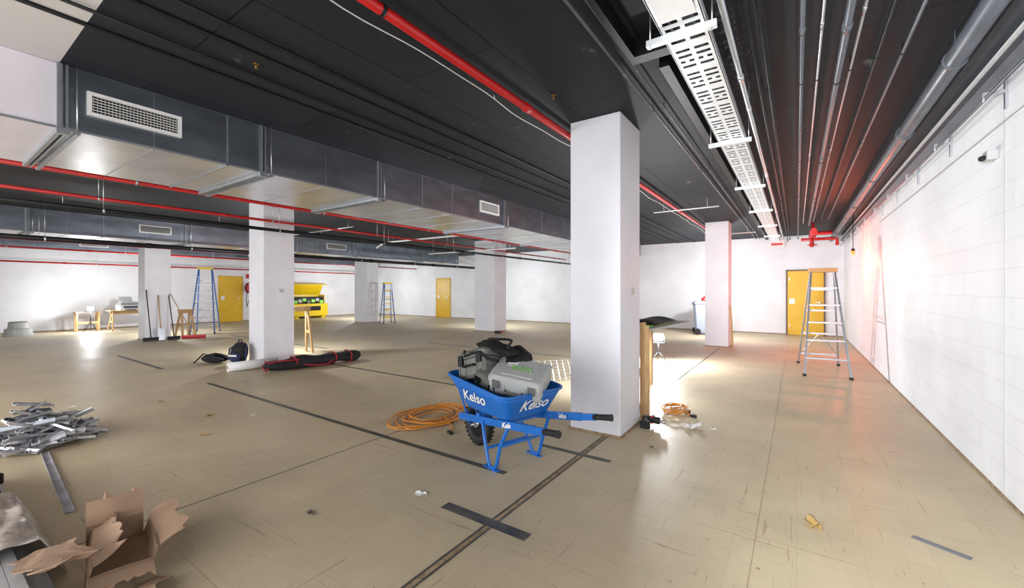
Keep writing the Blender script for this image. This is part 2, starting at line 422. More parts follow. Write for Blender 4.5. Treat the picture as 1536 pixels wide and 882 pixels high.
def xpipe(x0,x1,y,z,r,m,drop=None):
    b=MB('cross_conduit')
    pts=[(x0,y,z),(x1,y,z)]
    if drop: pts=[(x0-.35,y,z-drop),(x0-.05,y,z-.02)]+pts
    b.tube(pts,r,m,seg=8)
    for x in(x0+.2,x1-.2): b.cyl((x,y,z),(x,y,CT),.004,m,seg=6)
    b.done()
xpipe(-10.0,-7.05,8.0,2.84,.022,M_white,.14)
xpipe(-10.2,-6.7,10.0,2.66,.022,M_white)
xpipe(-2.4,-1.2,8.63,3.02,.012,M_white)
xpipe(-1.9,-.9,12.9,3.0,.012,M_white)
xpipe(-12.0,-8.9,6.2,2.99,.018,M_steel)
b=MB('perforated_cable_tray')
tx0,tx1,tz=-.65,-.425,2.95
b.bx(tx0-.006,tx0,-3.5,15.6,tz,tz+.06,M_zinc); b.bx(tx1,tx1+.006,-3.5,15.6,tz,tz+.06,M_zinc)
for f in(.02,.5,.98):
    xx=tx0+(tx1-tx0)*f
    b.bx(xx-.013,xx+.013,-3.5,15.6,tz,tz+.002,M_zinc)
y=-3.5;i=0
while y<15.6:
    w=.085 if i%4==3 else .034
    b.bx(tx0,tx1,y,y+w,tz-.0005,tz+.0025,M_zinc)
    for f in(.26,.74):
        xx=tx0+(tx1-tx0)*f
        if i%2: b.bx(xx-.012,xx+.012,y,y+.08,tz,tz+.002,M_zinc)
    y+=w+.036; i+=1
for xx in(tx0+.05,tx0+.11,tx0+.17): b.cyl((xx,-3.5,tz+.02),(xx,15.6,tz+.02),.012,M_dpipe,seg=8)
for y in(-1.5,.6,2.55,4.7,6.9,9.1,11.3,13.5):
    b.bx(tx0-.10,tx1+.06,y-.018,y+.018,tz-.038,tz-.001,M_zinc)
    for xx in(tx0-.08,tx1+.035): b.cyl((xx,y,tz-.05),(xx,y,CT),.005,M_steel,seg=6)
b.bx(tx0+.02,tx1-.02,1.95,2.4,tz-.012,tz-.004,M_white)
b.done()
b=MB('hanging_sign_box')
b.bx(-.62,-.28,13.6,13.66,2.62,2.80,M_white); b.bx(-.58,-.32,13.59,13.6,2.68,2.74,M_red)
for x in(-.38,): b.cyl((x,13.63,2.8),(x,13.63,CT),.005,M_steel,seg=6)
b.done()
b=MB('wall_cable_trunking')
b.bx(XR-.09,XR-.001,-3.9,16.2,2.93,2.99,M_dpipe)
b.bx(XR-.10,XR-.001,-3.9,16.2,3.0,3.012,M_white)
b.cyl((XR-.05,-3.9,3.07),(XR-.05,16.2,3.07),.018,M_white,seg=10)
b.bx(XR-.16,XR-.001,-3.9,16.2,3.12,CT,M_dpipe)
b.done()
b=MB('wall_conduit_rail')
b.cyl((XR-.10,-3.9,2.80),(XR-.10,16.2,2.80),.012,M_dpipe,seg=8)
y=-3.2
while y<16:
    b.bx(XR-.12,XR-.001,y-.012,y+.012,2.815,2.835,M_steel)
    b.bx(XR-.014,XR-.001,y-.015,y+.015,2.70,2.9,M_steel)
    b.bar((XR-.115,y,2.83),(XR-.115,y,2.77),.012,.012,M_steel); y+=1.25
b.cyl((XR-.02,2.5,2.62),(XR-.02,9.5,2.62),.005,M_cgrey,seg=6)
b.done()
b=MB('wall_sensor_box'); b.box((XR-.031,4.49,2.43),(.06,.10,.07),M_cgrey); b.cyl((XR-.06,4.49,2.42),(XR-.085,4.47,2.41),.02,M_dark); b.done(bevel=.006)
b=MB('red_sprinkler_valve')
b.tube([(.35,12.6,2.92),(.35,14.2,2.92),(.35,14.35,2.88),(.35,14.4,2.66)],.05,M_red,seg=12)
b.cyl((.35,13.4,2.92),(.75,13.4,2.92),.045,M_red); b.cyl((.35,13.4,2.92),(.35,13.4,CT),.03,M_red)
b.tube([(.1,14.2,2.85),(.8,14.2,2.85),(.9,14.2,2.82),(.9,14.2,2.66)],.04,M_red)
for c in((.35,13.0,2.92),(.35,13.9,2.92)): b.cyl((c[0],c[1]-.03,c[2]),(c[0],c[1]+.03,c[2]),.085,M_red)
b.cyl((.35,13.8,2.85),(.35,13.8,2.65),.02,M_red); 
b.tube([(.35+.1*math.cos(a*math.pi/6),13.8+.1*math.sin(a*math.pi/6),2.66) for a in range(12)],.012,M_red,closed=True,seg=6)
b.done()
for x,y in((-3.45,1.55),(-1.8,3.3),(-4.0,5.0)):
    b=MB('sprinkler_head'); b.cyl((x,y,CT),(x,y,CEIL-.035),.007,M_brass); b.cyl((x,y,CEIL-.035),(x,y,CEIL-.04),.013,M_brass)
    b.cyl((x,y,CT),(x,y,CEIL-.008),.020,M_brass); b.done()

# ---------------------------------------------------------------- floor marks
def strip(name,x0,x1,y0,y1,m,h=.002,rot=0):
    b=MB(name); cx,cy=(x0+x1)/2,(y0+y1)/2
    b.box((0,0,h/2+.0005),(x1-x0,y1-y0,h),m); return b.done(loc=(cx,cy,0),rotz=rot)
b=MB('floor_expansion_joint')
b.bx(-1.592,-1.578,-3.9,3.93,.0004,.003,M_tape); b.bx(-1.548,-1.536,-3.9,3.93,.0004,.003,M_tape); b.bx(-1.578,-1.548,-3.9,3.93,.0004,.0015,M_glue)
b.bx(-1.60,-1.575,4.6,11.7,.0004,.0025,M_tape)
b.done()
strip('floor_seam',-3.383,-3.375,-3.9,11.5,M_tape,.001)
strip('floor_seam',-.20,-.198,2.0,16,M_glue,.001)
strip('floor_tape',-7.57,-1.90,2.67,2.725,M_tape)
strip('floor_tape',-1.96,-1.30,2.03,2.11,M_tape)
strip('floor_tape',-1.97,-1.30,3.35,3.405,M_tape)
strip('floor_tape',-12.4,-9.6,2.67,2.74,M_tape)
strip('floor_tape',-7.9,-3.2,4.74,4.79,M_tape)
strip('floor_tape',-15,-9.6,5.9,6.0,M_gtape)
strip('floor_tape',-8.4,-2.4,8.1,8.2,M_gtape)
strip('floor_tape',.55,.79,3.28,3.325,M_gtape,rot=-.45)
for(x,y,a,m) in((.09,3.157,.09,M_leaf),(-.91,4.69,.13,M_paper),(-2.197,2.08,.06,M_paper),(-.72,4.75,.04,M_paper),(-2.6,1.5,.04,M_tape),(-5.6,2.0,.06,M_leaf),(-4.9,1.7,.05,M_leaf),(-6.8,1.9,.05,M_leaf),(-1.2,4.2,.03,M_leaf),(-1.1,3.9,.03,M_tape),(-5.2,2.3,.03,M_paper),(-7.4,1.2,.05,M_paper)):
    b=MB('paper_scrap'); ph=random.random()*6
    def fn(u,v,a=a,ph=ph):
        th=u*2*math.pi; rr=a*v*(.75+.35*math.sin(3*th+ph)*math.sin(th*2+ph))
        return (rr*math.cos(th),rr*.6*math.sin(th),.003+.25*a*v*abs(math.sin(2*th+ph)))
    b.grid(fn,18,3,m,False); b.done(loc=(x,y,0),rotz=ph,solid=.001)

# ---------------------------------------------------------------- wheelbarrow
WB=empty('wheelbarrow',(-1.99,2.93,0),math.atan2(-.28,.96))
rim=lambda u:.705-.075*((u+.56)/.86)
b=MB('tray')
def lerpring(t):
    x0=-.38+(-.18)*t; x1=.21+.09*t; w=.23+.10*t
    z0=.43
    return rrect(x0,x1,-w,w,(lambda X:z0+(rim(X)-z0)*t),.06+.03*t,5)
b.rings([lerpring(t) for t in(0,.06,.35,.7,1)],M_blue,cap0=True,cap1=False,smooth=True)
b.done(parent=WB,solid=.006)
b=MB('tray_rim'); b.tube([(p[0],p[1],p[2]) for p in lerpring(1)],.012,M_blue,closed=True,seg=8); b.done(parent=WB)
b=MB('frame')
for sg in(-1,1):
    b.bar((-.60,sg*.13,.27),(.55,sg*.25,.455),.035,.06,M_blue)
    b.bar((.55,sg*.25,.455),(.68,sg*.265,.48),.03,.05,M_blue)
    b.tube([(-.16,sg*.20,.34),(-.10,sg*.22,.2),(-.03,sg*.235,.05),(-.01,sg*.235,.016),(.05,sg*.235,.016),(.08,sg*.235,.05),(.13,sg*.235,.22),(.22,sg*.22,.40)],.015,M_blue,seg=10)
    b.bar((-.08,sg*.235,.006),(.1,sg*.235,.006),.045,.010,M_blue)
    b.bar((-.28,sg*.16,.34),(-.30,sg*.20,.46),.03,.008,M_blue)
    b.bar((-.53,sg*.14,.27),(-.50,sg*.09,.21),.03,.012,M_blue)
    b.bar((-.52,sg*.12,.30),(-.49,sg*.22,.54),.022,.008,M_blue)
b.tube([(-.07,-.228,.14),(-.07,.228,.14)],.012,M_blue); b.tube([(.125,-.235,.21),(.125,.235,.21)],.012,M_blue)
b.tube([(-.07,-.228,.14),(.125,.235,.21)],.008,M_blue)
b.bar((-.60,-.15,.27),(-.60,.15,.27),.03,.05,M_blue)
b.bar((.12,-.22,.39),(.12,.22,.39),.05,.03,M_blue); b.bar((-.25,-.19,.36),(-.25,.19,.36),.05,.05,M_blue)
b.bar((-.25,0,.36),(-.25,0,.43),.3,.06,M_blue,up=(1,0,0)); b.bar((.12,0,.39),(.12,0,.43),.3,.05,M_blue,up=(1,0,0))
b.done(bevel=.004,parent=WB)
b=MB('grips')
for sg in(-1,1):
    b.tube([(.66,sg*.263,.477),(.70,sg*.268,.484),(.80,sg*.28,.50),(.81,sg*.281,.502)],[.026,.022,.024,.028],M_rub,seg=12)
b.done(parent=WB)
b=MB('wheel')
b.tube([(-.5+.155*math.cos(a*math.pi/18),0,.2+.155*math.sin(a*math.pi/18)) for a in range(36)],.045,M_rub,closed=True,seg=12)
for i in range(30):
    a=i*math.pi/15; b.box((-.5+.198*math.cos(a),0,.2+.198*math.sin(a)),(.006,.07,.016),M_rub,rot=(0,-a,0))
b.cyl((-.5,-.025,.2),(-.5,.025,.2),.115,M_blackp,seg=28); b.cyl((-.5,-.09,.2),(-.5,.09,.2),.014,M_steel); b.cyl((-.5,-.045,.2),(-.5,.045,.2),.035,M_steel)
b.done(parent=WB)
def label(txt,loc,up,nrm,size,mat=M_paper,off=.004):
    up=Vector(up).normalized(); nrm=Vector(nrm); nrm=(nrm-up*nrm.dot(up)).normalized(); rt=up.cross(nrm).normalized()
    c=bpy.data.curves.new('label','FONT'); c.body=txt; c.size=size; c.extrude=.0015; c.align_x='CENTER'; c.align_y='CENTER'; c.shear=.35; c.offset=.0015
    c.materials.append(mat); o=bpy.data.objects.new('label',c); COL.objects.link(o)
    o.location=Vector(loc)+nrm*off; o.rotation_euler=Matrix((rt,up,nrm)).transposed().to_euler(); o.parent=WB; return o
label('Kelso',(-.17,-.283,.555),(0,-.10,.235),(0,-.235,-.10),.14,off=.009)
label('Kelso',(.258,.0,.540),(.09,0,.20),(.20,0,-.09),.13,off=.010)
label('Kelso',(.22,-.236,.402),(-.166,0,1),(.10,-1,0),.055)
label('Kelso',(.36,.212,.426),(-.166,0,1),(-.10,-1,0),.055)

def toolcase(name,loc,rot,sz,m,mk=None):
    e=empty(name); e.parent=WB; e.location=loc; e.rotation_euler=rot
    X,Y,Z=sz
    b=MB('case_body')
    b.rings([rrect(-X/2+.02,X/2-.02,-Y/2+.02,Y/2-.02,-Z/2,.02),rrect(-X/2,X/2,-Y/2,Y/2,-Z/2+.03,.025),rrect(-X/2,X/2,-Y/2,Y/2,Z*.18,.025)],m)
    b.rings([rrect(-X/2-.008,X/2+.008,-Y/2-.008,Y/2+.008,Z*.20,.03),rrect(-X/2-.008,X/2+.008,-Y/2-.008,Y/2+.008,Z*.40,.03),rrect(-X/2+.02,X/2-.02,-Y/2+.02,Y/2-.02,Z/2,.03)],m)
    b.bx(-X*.30,X*.30,-Y*.33,-Y*.06,Z/2-.005,Z/2+.006,m); b.bx(-X*.30,X*.30,Y*.06,Y*.33,Z/2-.005,Z/2+.006,m)
    for sx in(-.34,.34):
        b.bx(X*sx-.03,X*sx+.03,-Y/2-.022,-Y/2-.002,-.005,Z*.34,M_cgrey2 if m is M_cgrey else M_blackp)
    b.tube([(-.07,-Y/2,-.02),(-.07,-Y/2-.035,-.02),(.07,-Y/2-.035,-.02),(.07,-Y/2,-.02)],.010,M_cgrey2 if m is M_cgrey else M_blackp,seg=8)
    for sx in(-.42,-.2,.2,.42): b.bx(X*sx-.008,X*sx+.008,-Y/2-.006,-Y/2+.01,-Z/2+.03,Z*.16,m)
    b.done(bevel=.004,parent=e)
    if mk:
        b=MB('marking')
        pts=[(-.09+.18*i/14,.04*math.sin(i*2.1),Z/2+.009) for i in range(15)]
        b.tube(pts,.004,M_green,seg=6); b.bx(-X*.3,-X*.1,Y*.1,Y*.3,Z/2+.006,Z/2+.008,M_paper)
        b.done(parent=e)
    return e
toolcase('case_light',(.08,.02,.71),(math.radians(20),math.radians(8),math.radians(32)),(.44,.35,.18),M_cgrey,True)
toolcase('case_taupe',(-.33,-.06,.775),(math.radians(-12),math.radians(-16),math.radians(8)),(.36,.32,.25),M_cgrey2)
toolcase('case_dark',(-.12,.13,.80),(math.radians(20),math.radians(10),math.radians(-20)),(.30,.24,.20),M_cloth)
toolcase('case_small',(-.12,-.13,.70),(math.radians(25),math.radians(24),math.radians(25)),(.22,.2,.14),M_cgrey2)
b=MB('tool_bag')
def bagf(u,v):
    th=v*2*math.pi; x=-.24+.48*u; e=max(0.0,1-(2*u-1)**4)**.5
    r=.055*e*(1+.25*math.sin(9*u+3*th)+.12*math.sin(21*u))
    return (x,1.9*r*math.cos(th)+.02*math.sin(6*u),.55*r*math.sin(th)+.02*math.sin(5*u))
b.grid(bagf,28,16,M_cloth)
b.tube([(-.2+.4*i/12,.08*math.sin(i*.9),.035+.05*math.sin(math.pi*i/12)) for i in range(13)],.012,M_cloth,seg=8)
o=b.done(parent=WB); o.location=(-.24,.02,.93); o.rotation_euler=(0,.03,.15)
b=MB('strap'); b.tube([(-.44,-.2,.9),(-.40,-.22,.86),(-.30,-.22,.90),(-.2,-.20,.92),(-.1,-.2,.88),(0,-.15,.86)],.013,M_cloth,seg=8); b.done(parent=WB)

# ---------------------------------------------------------------- extension cords
def cord(name,cx,cy,rx,ry,loops,m,rr=.007,seed=1,hgt=.55):
    rnd=random.Random(seed); b=MB(name); pts=[]
    N=loops*22
    ox=oy=0;sx=1
    for i in range(N):
        a=i*2*math.pi/22
        if i%22==0: tx,ty,ts,tp=rnd.uniform(-.4,.4),rnd.uniform(-.3,.3),rnd.uniform(.4,1.25),rnd.uniform(-.3,.3)
        ox+=(tx-ox)*.1;oy+=(ty-oy)*.1;sx+=(ts-sx)*.12
        pts.append((cx+rx*(ox+sx*math.cos(a+.2*math.sin(a*2.3))),cy+ry*(oy+sx*math.sin(a)),rr+.001+.013*(i/22)*hgt+.006*math.sin(a*3.7)**2))
    pts.append((cx+rx*1.5,cy-ry*.4,rr)); pts.append((cx+rx*1.7,cy-ry*.7,rr+.002))
    b.tube(pts,rr,m,seg=6)
    e=pts[-1]; b.cyl((e[0],e[1],e[2]+.008),(e[0]+.06,e[1]-.02,e[2]+.008),.018,M_rub)
    e=pts[0]; b.cyl((e[0],e[1],.02),(e[0]+.05,e[1]-.05,.02),.018,M_rub)
    b.done()
cord('extension_cord',-3.42,3.42,.30,.42,9,M_cord,.0075,3,.35)
cord('extension_cord',-1.22,5.25,.13,.22,6,M_cord,.007,5)

# ---------------------------------------------------------------- sawhorses / tables
def sawhorse(name,loc,rotz,L,H,spread=.28):
    b=MB(name)
    b.bx(-L/2,L/2,-.045,.045,H-.04,H,M_wood)
    b.bx(-L/2,L/2,-.018,.018,H-.12,H-.04,M_wood)
    for sx in(-1,1):
        for sy in(-1,1):
            b.bar((sx*(L/2-.08),sy*.03,H-.03),(sx*(L/2-.02),sy*spread,.01),.07,.035,M_wood,up=(1,0,0))
        b.bar((sx*(L/2-.05),-spread*.55,H*.45),(sx*(L/2-.05),spread*.55,H*.45),.02,.07,M_wood)
    return b.done(loc=(loc[0],loc[1],0),rotz=rotz,bevel=.003)
sawhorse('sawhorse',(-9.42,5.12),math.radians(80),.55,1.08,.2)
sawhorse('sawhorse',(-15.7,5.0),math.radians(100),.4,.85,.2)
b=MB('work_table')
for x,y in((-1.455,4.80),(-1.90,4.80)):
    b.bar((x,y,0),(x,y,1.08),.045,.09,M_wood,up=(0,1,0))
for x,y in((-1.85,6.5),(-2.3,6.5)):
    b.bar((x,y,0),(x,y,.96),.045,.07,M_wood,up=(0,1,0))
b.bar((-1.90,4.80,.50),(-1.45,4.80,.50),.04,.09,M_wood); b.bar((-1.90,4.80,.10),(-1.45,4.80,.10),.04,.09,M_wood)
b.bar((-1.47,4.85,.92),(-1.86,6.5,.92),.03,.07,M_wood); b.bar((-1.88,4.85,.92),(-2.28,6.5,.92),.03,.07,M_wood)
v=[(-1.93,4.86),(-1.43,4.86),(-1.30,6.6),(-2.3,6.6)]
b.rings([[(x,y,.965) for x,y in v],[(x,y,.99) for x,y in v]],M_cgrey)
b.done(bevel=.003)
b=MB('folded_dust_sheet')
b.grid(lambda u,v:(-1.95+.50*u,5.3+1.1*v,1.008+.04*math.sin(math.pi*u)*(1+.4*math.sin(7*v))),10,10,M_blackp); b.bx(-1.92,-1.46,5.32,6.4,.992,1.006,M_green)
b.done(solid=.008)
b=MB('timber_offcut'); b.bar((-1.36,4.64,.012),(-1.39,4.72,1.05),.05,.02,M_wood,up=(0,1,0)); b.done()
b=MB('cordless_drill'); 
b.cyl((-1.38,4.56,.06),(-1.2,4.54,.06),.035,M_rub); b.cyl((-1.2,4.54,.06),(-1.14,4.534,.06),.018,M_steel); b.bar((-1.34,4.555,.06),(-1.32,4.44,.045),.04,.05,M_rub); b.box((-1.315,4.41,.04),(.09,.06,.08),M_rub); b.box((-1.28,4.56,.06),(.03,.075,.075),M_clothr)
b.done(bevel=.004)

# ---------------------------------------------------------------- work lights and added fill lamps
def work_or_fill_light(loc,z,face,power,size=.13,col=(.94,.965,1)):
    e=empty('work_or_fill_lamp',(loc[0],loc[1],0),face)
    b=MB('stand')
    for a in(90,210,330):
        a=math.radians(a); b.cyl((0,0,z*.5),(.2*math.cos(a),.2*math.sin(a),.008),.009,M_blackp,seg=8)
    b.cyl((0,0,z*.3),(0,0,z-.02),.012,M_blackp,seg=8); b.done(parent=e)
    b=MB('lamp_head'); b.box((0,.04,z+.08),(.20,.07,.16),M_blackp); b.box((0,-.003,z+.08),(.16,.012,.12),M_lamp)
    for i in range(6): b.box((-.08+.032*i,.085,z+.08),(.008,.03,.14),M_blackp)
    b.bar((-.12,.03,z-.03),(.12,.03,z-.03),.02,.02,M_blackp); b.bar((-.12,.03,z-.03),(-.12,.03,z+.1),.02,.01,M_blackp); b.bar((.12,.03,z-.03),(.12,.03,z+.1),.02,.01,M_blackp)
    b.done(bevel=.004,parent=e)
    l=bpy.data.lights.new('lamp','POINT'); l.energy=power; l.shadow_soft_size=.08; l.color=col
    o=bpy.data.objects.new('lamp_source',l); COL.objects.link(o); o.parent=e; o.location=(0,-.11,z+.10)
    return e
work_or_fill_light((-2.3,8.6),.42,math.radians(20),300)
work_or_fill_light((-20.4,3.75),.72,math.radians(75),90)
work_or_fill_light((-10.0,13.1),1.5,math.radians(180),210)  # from here on: lamps added out of sight behind columns, as room fill
work_or_fill_light((-18.2,13.0),1.5,math.radians(180),240)
work_or_fill_light((-9.9,4.72),1.3,math.radians(180),220)
work_or_fill_light((-17.2,4.6),1.5,math.radians(180),230)
work_or_fill_light((-2.03,13.7),1.5,math.radians(180),210)
work_or_fill_light((-2.3,5.62),.9,math.radians(180),110)  # added behind the main column to brighten the ceiling
def area(loc,rot,sx,sy,p,name):
    l=bpy.data.lights.new(name,'AREA'); l.shape='RECTANGLE'; l.size=sx; l.size_y=sy; l.energy=p; l.color=(.95,.97,1)
    o=bpy.data.objects.new(name,l); COL.objects.link(o); o.location=loc; o.rotation_euler=rot; return o
area((-6,-3.8,1.7),(math.radians(90),0,0),15,2.6,680,'rear_fill_area')  # unseen area light added behind the camera for ambient fill
l=bpy.data.lights.new('wall_flood','SPOT'); l.energy=1700; l.spot_size=math.radians(62); l.spot_blend=.7; l.shadow_soft_size=.15; l.color=(.95,.97,1)
o=bpy.data.objects.new('wall_flood',l); COL.objects.link(o); o.location=(-.5,-1.6,1.5)
o.rotation_euler=(Vector((1.2,3.7,1.5))-o.location).to_track_quat('-Z','Y').to_euler()

# ---------------------------------------------------------------- ladders
def stepladder(name,loc,rotz,H,wb,wt,depth,side,step,cap,nst,capx=.12):
    b=MB(name); zt=H-.06
    fy,by=-depth*.5,depth*.5
    for sx in(-1,1):
        b.bar((sx*wb/2,fy,.01),(sx*wt/2,-.06,zt),.03,.07,side,up=(0,1,0))
        b.bar((sx*wb/2*1.02,by,.01),(sx*wt/2,.06,zt),.028,.045,side,up=(0,1,0))
        b.box((sx*wb/2,fy,.02),(.05,.09,.04),M_rub); b.box((sx*wb/2*1.02,by,.02),(.05,.07,.04),M_rub)
        t=.45
        b.bar((sx*(wb+(wt-wb)*t)/2,fy+(-.06-fy)*t,H*t),(sx*(wb+(wt-wb)*t)/2,by+(.06-by)*t,H*t),.012,.02,M_alu)
    for i in range(1,nst+1):
        t=i/(nst+1); w=wb+(wt-wb)*t; y=fy+(-.06-fy)*t; z=zt*t
        b.box((0,y,z),(w,.085,.028),step)
        if i<=2:
            for sx in(-1,1): b.bar((sx*w/2,y,z-.09 if z>.1 else 0.02),(sx*(w/2-.09),y,z-.01),.02,.01,step)
    for t in(.12,.35,.6,.82):
        w=wb+(wt-wb)*t; y=by+(.06-by)*t; b.box((0,y,zt*t),(w,.02,.035),step)
    for t0,t1 in((.12,.35),):
        for sx in(-1,1):
            w0=(wb+(wt-wb)*t0)/2; y0=by+(.06-by)*t0;y1=by+(.06-by)*t1
            b.bar((sx*w0,y0,zt*t0),(0,y1,zt*t1),.012,.015,step)
    b.box((0,0,H-.035),(wt+.07,.26,.07),cap)
    return b.done(loc=(loc[0],loc[1],0),rotz=rotz,bevel=.003)
stepladder('step_ladder',(.38,9.35),math.radians(3),1.84,.62,.34,1.45,M_alu,M_alu,M_orange,5)
stepladder('step_ladder',(-16.6,5.85),math.radians(62),2.22,.66,.36,1.15,M_lblue,M_alu,M_yel2,7)
stepladder('step_ladder',(-14.9,12.1),math.radians(70),1.78,.5,.3,.5,M_lblue,M_yel2,M_yel2,5)

e=empty('added_red_lamp',(.98,11.3,0))  # added lamp: stands in for the red glow of a blurred worker
b=MB('housing'); b.cyl((0,0,CT),(0,0,2.3),.006,M_blackp,seg=8); b.cyl((0,0,2.32),(0,0,2.27),.03,M_blackp); b.cyl((0,0,2.27),(0,0,2.18),.035,M_redglow,r2=.025); b.done(parent=e)
l=bpy.data.lights.new('added_red_glow','POINT'); l.energy=85; l.color=(1,.14,.06); l.shadow_soft_size=.05
o=bpy.data.objects.new('added_red_source',l); COL.objects.link(o); o.parent=e; o.location=(-.25,0,2.0)

# ---------------------------------------------------------------- yellow job box
b=MB('site_tool_chest')
x0,x1,y0,y1=-21.3,-20.5,10.95,12.75
b.bx(x0,x1,y0,y1,.12,.75,M_yel2)
for y in(y0+.1,y1-.3): b.bx(x0+.05,x1-.05,y,y+.2,0,.12,M_yel2)
b.bx(x0,x0+.03,y0,y1,.75,1.25,M_yel2); b.bx(x0,x1-.3,y0,y0+.03,.75,1.2,M_yel2); b.bx(x0,x1-.3,y1-.03,y1,.75,1.2,M_yel2)
b.bx(x0+.05,x1-.32,y0+.05,y1-.05,.76,1.1,M_blackp)
for i in range(7):
    b.box((x1-.3,y0+.2+i*.23,.84+.05*(i%3)),(.2,.18,.16),[M_green,M_cgrey,M_green,M_cgrey2][i%4])
b.bar((x0+.02,y0+.9,1.22),(x0+.35,y0+.9,1.78),1.8,.05,M_yel2,up=(1,0,-.6))
b.bar((x0+.35,y0+.9,1.80),(x0+.75,y0+.9,1.72),1.8,.04,M_yel2)
b.bx(x1,x1+.02,y0+.4,y0+1.4,.4,.62,M_blackp)
b.done(bevel=.01)
b=MB('fire_hose_reel')
cx,cy,cz=XL+.28,9.35,1.55
for r in(.2,.225,.25): 
    for dx in(-.06,-.02,.02,.06): b.tube([(cx+dx,cy+r*math.cos(a*math.pi/12),cz+r*math.sin(a*math.pi/12)) for a in range(24)],.016,M_blackp,closed=True,seg=6)
for dx in(-.09,.09): b.cyl((cx+dx-.006,cy,cz),(cx+dx+.006,cy,cz),.28,M_red,seg=28)
b.cyl((XL+.001,cy,cz),(cx+.1,cy,cz),.03,M_red); b.bx(XL+.001,XL+.03,cy-.1,cy+.1,cz-.15,cz+.15,M_red)
b.tube([(cx,cy-.2,cz-.1),(cx,cy-.25,cz-.5),(cx-.05,cy-.2,cz-.9),(cx-.1,cy-.1,cz-.6)],.014,M_blackp,seg=6)
b.bx(XL+.001,XL+.01,cy-.15,cy+.15,2.0,2.2,M_red)
b.done()
b=MB('wheelie_bin')
b.rings([rrect(-.22,.22,-.25,.25,.06,.05),rrect(-.28,.28,-.32,.32,1.0,.05)],M_binb)
b.rings([rrect(-.30,.30,-.35,.35,1.0,.05),rrect(-.30,.30,-.35,.35,1.04,.05),rrect(-.2,.2,-.25,.25,1.09,.05)],M_binb)
for sy in(-1,1): b.cyl((-.2,sy*.26,.1),(-.2,sy*.30,.1),.1,M_rub,seg=18)
b.cyl((-.32,-.25,.98),(-.32,.25,.98),.018,M_binb); b.box((.0,.0,.03),(.3,.3,.06),M_binb)
b.tube([(0,-.1,1.1),(.05,0,1.2),(0,.1,1.12)],.05,M_red)
b.done(loc=(-2.55,14.9,0),rotz=.3)
b=MB('timber_prop'); b.bar((-1.33,11.80,.0),(-1.385,11.80,1.05),.05,.03,M_wood,up=(0,1,0)); b.done()

# ---------------------------------------------------------------- left wall items
sawhorse('sawhorse',(-20.2,4.7),math.radians(90),1.0,.70,.3)
b=MB('desktop_printer')
b.bx(-.3,.3,-.28,.28,.02,.20,M_cgrey); b.bx(-.28,.28,-.26,.26,.205,.30,M_cgrey2); b.bx(-.25,.20,-.22,.22,.30,.33,M_cgrey); b.bx(.3,.5,-.15,.15,.06,.075,M_blackp)
b.bx(.3,.304,-.2,.2,.1,.17,M_blackp); b.bx(-.32,.32,-.55,.55,0,.02,M_wood); b.bar((-.25,0,.3),(-.38,0,.5),.36,.01,M_cgrey)
b.done(loc=(-20.2,4.7,.701),bevel=.008)
b=MB('work_trestle')
for x in(-20.9,-20.6):
    for y in(3.45,4.0): b.bar((x,y,0),(x,y,.66),.05,.05,M_wood,up=(0,1,0))
b.bx(-20.95,-20.55,3.4,4.05,.66,.68,M_wood); b.bar((-20.6,3.45,.3),(-20.6,4.0,.3),.02,.07,M_wood)
b.done()
b=MB('kick_step_stool')
b.rings([[(r*math.cos(a*math.pi/14),r*math.sin(a*math.pi/14),z) for a in range(28)] for r,z in((.34,.0),(.34,.05),(.31,.07),(.29,.22),(.30,.23),(.23,.25),(.21,.40),(.22,.42),(.20,.44))],M_cgrey)
b.cyl((0,0,.44),(0,0,.447),.19,M_rub,seg=28); b.done(loc=(-20.3,2.1,0))
def broom(name,p,q,hm,w,ang):
    b=MB(name); b.cyl(p,q,.013,M_wood if hm is M_red else M_blackp,seg=8)
    b.box((p[0],p[1],p[2]-.02),(w,.06,.05),hm,rot=(0,0,ang)); b.box((p[0],p[1],p[2]-.065),(w*.97,.05,.06),M_rub if hm is not M_red else M_clothr,rot=(0,0,ang)); b.done()
broom('push_broom',(-15.1,4.0,.10),(-15.43,3.98,1.45),M_blackp,.35,1.4)
broom('push_broom',(-15.0,4.5,.10),(-15.43,4.5,1.3),M_blackp,.3,1.7)
broom('push_broom',(-14.9,4.95,.10),(-15.43,4.53,1.35),M_red,.6,1.0)
b=MB('flat_shovel'); b.bar((-15.12,4.25,.01),(-15.2,4.25,.35),.16,.01,M_steel,up=(1,0,0)); b.cyl((-15.2,4.25,.33),(-15.43,4.25,1.3),.016,M_wood,seg=8); b.done()

# ---------------------------------------------------------------- bags at column
b=MB('long_duffel_bag')
def duff(u,v):
    th=v*2*math.pi; e=max(.0,1-(2*u-1)**8)**.5
    r=.135*e*(1+.12*math.sin(11*u+2*th)+.08*math.sin(23*u))
    return (r*1.15*math.cos(th)+.03*math.sin(5*u),-.95+1.9*u,max(.004,.11+.85*r*math.sin(th)*(1 if math.sin(th)>0 else .8)-.02*math.sin(9*u)**2))
b.grid(duff,46,18,M_cloth)
for ys in(-.9,-.45,.3,.62):
    b.tube([((.17 if ys!=-.9 else .08)*math.cos(a*math.pi/10),ys+.02*math.sin(a),max(.01,.11+(.13 if ys!=-.9 else .09)*math.sin(a*math.pi/10))) for a in range(20)],.012,M_clothr,closed=True,seg=6)
b.tube([(.14,-.45,.12),(.22,-.2,.06),(.2,.1,.04),(.14,.3,.12)],.014,M_clothr,seg=6)
b.tube([(.12,-.9+i*.15,.18+.01*math.sin(i)) for i in range(5)],.014,M_clothr,seg=6)
b.done(loc=(-7.6,4.5,0),rotz=math.radians(-4))
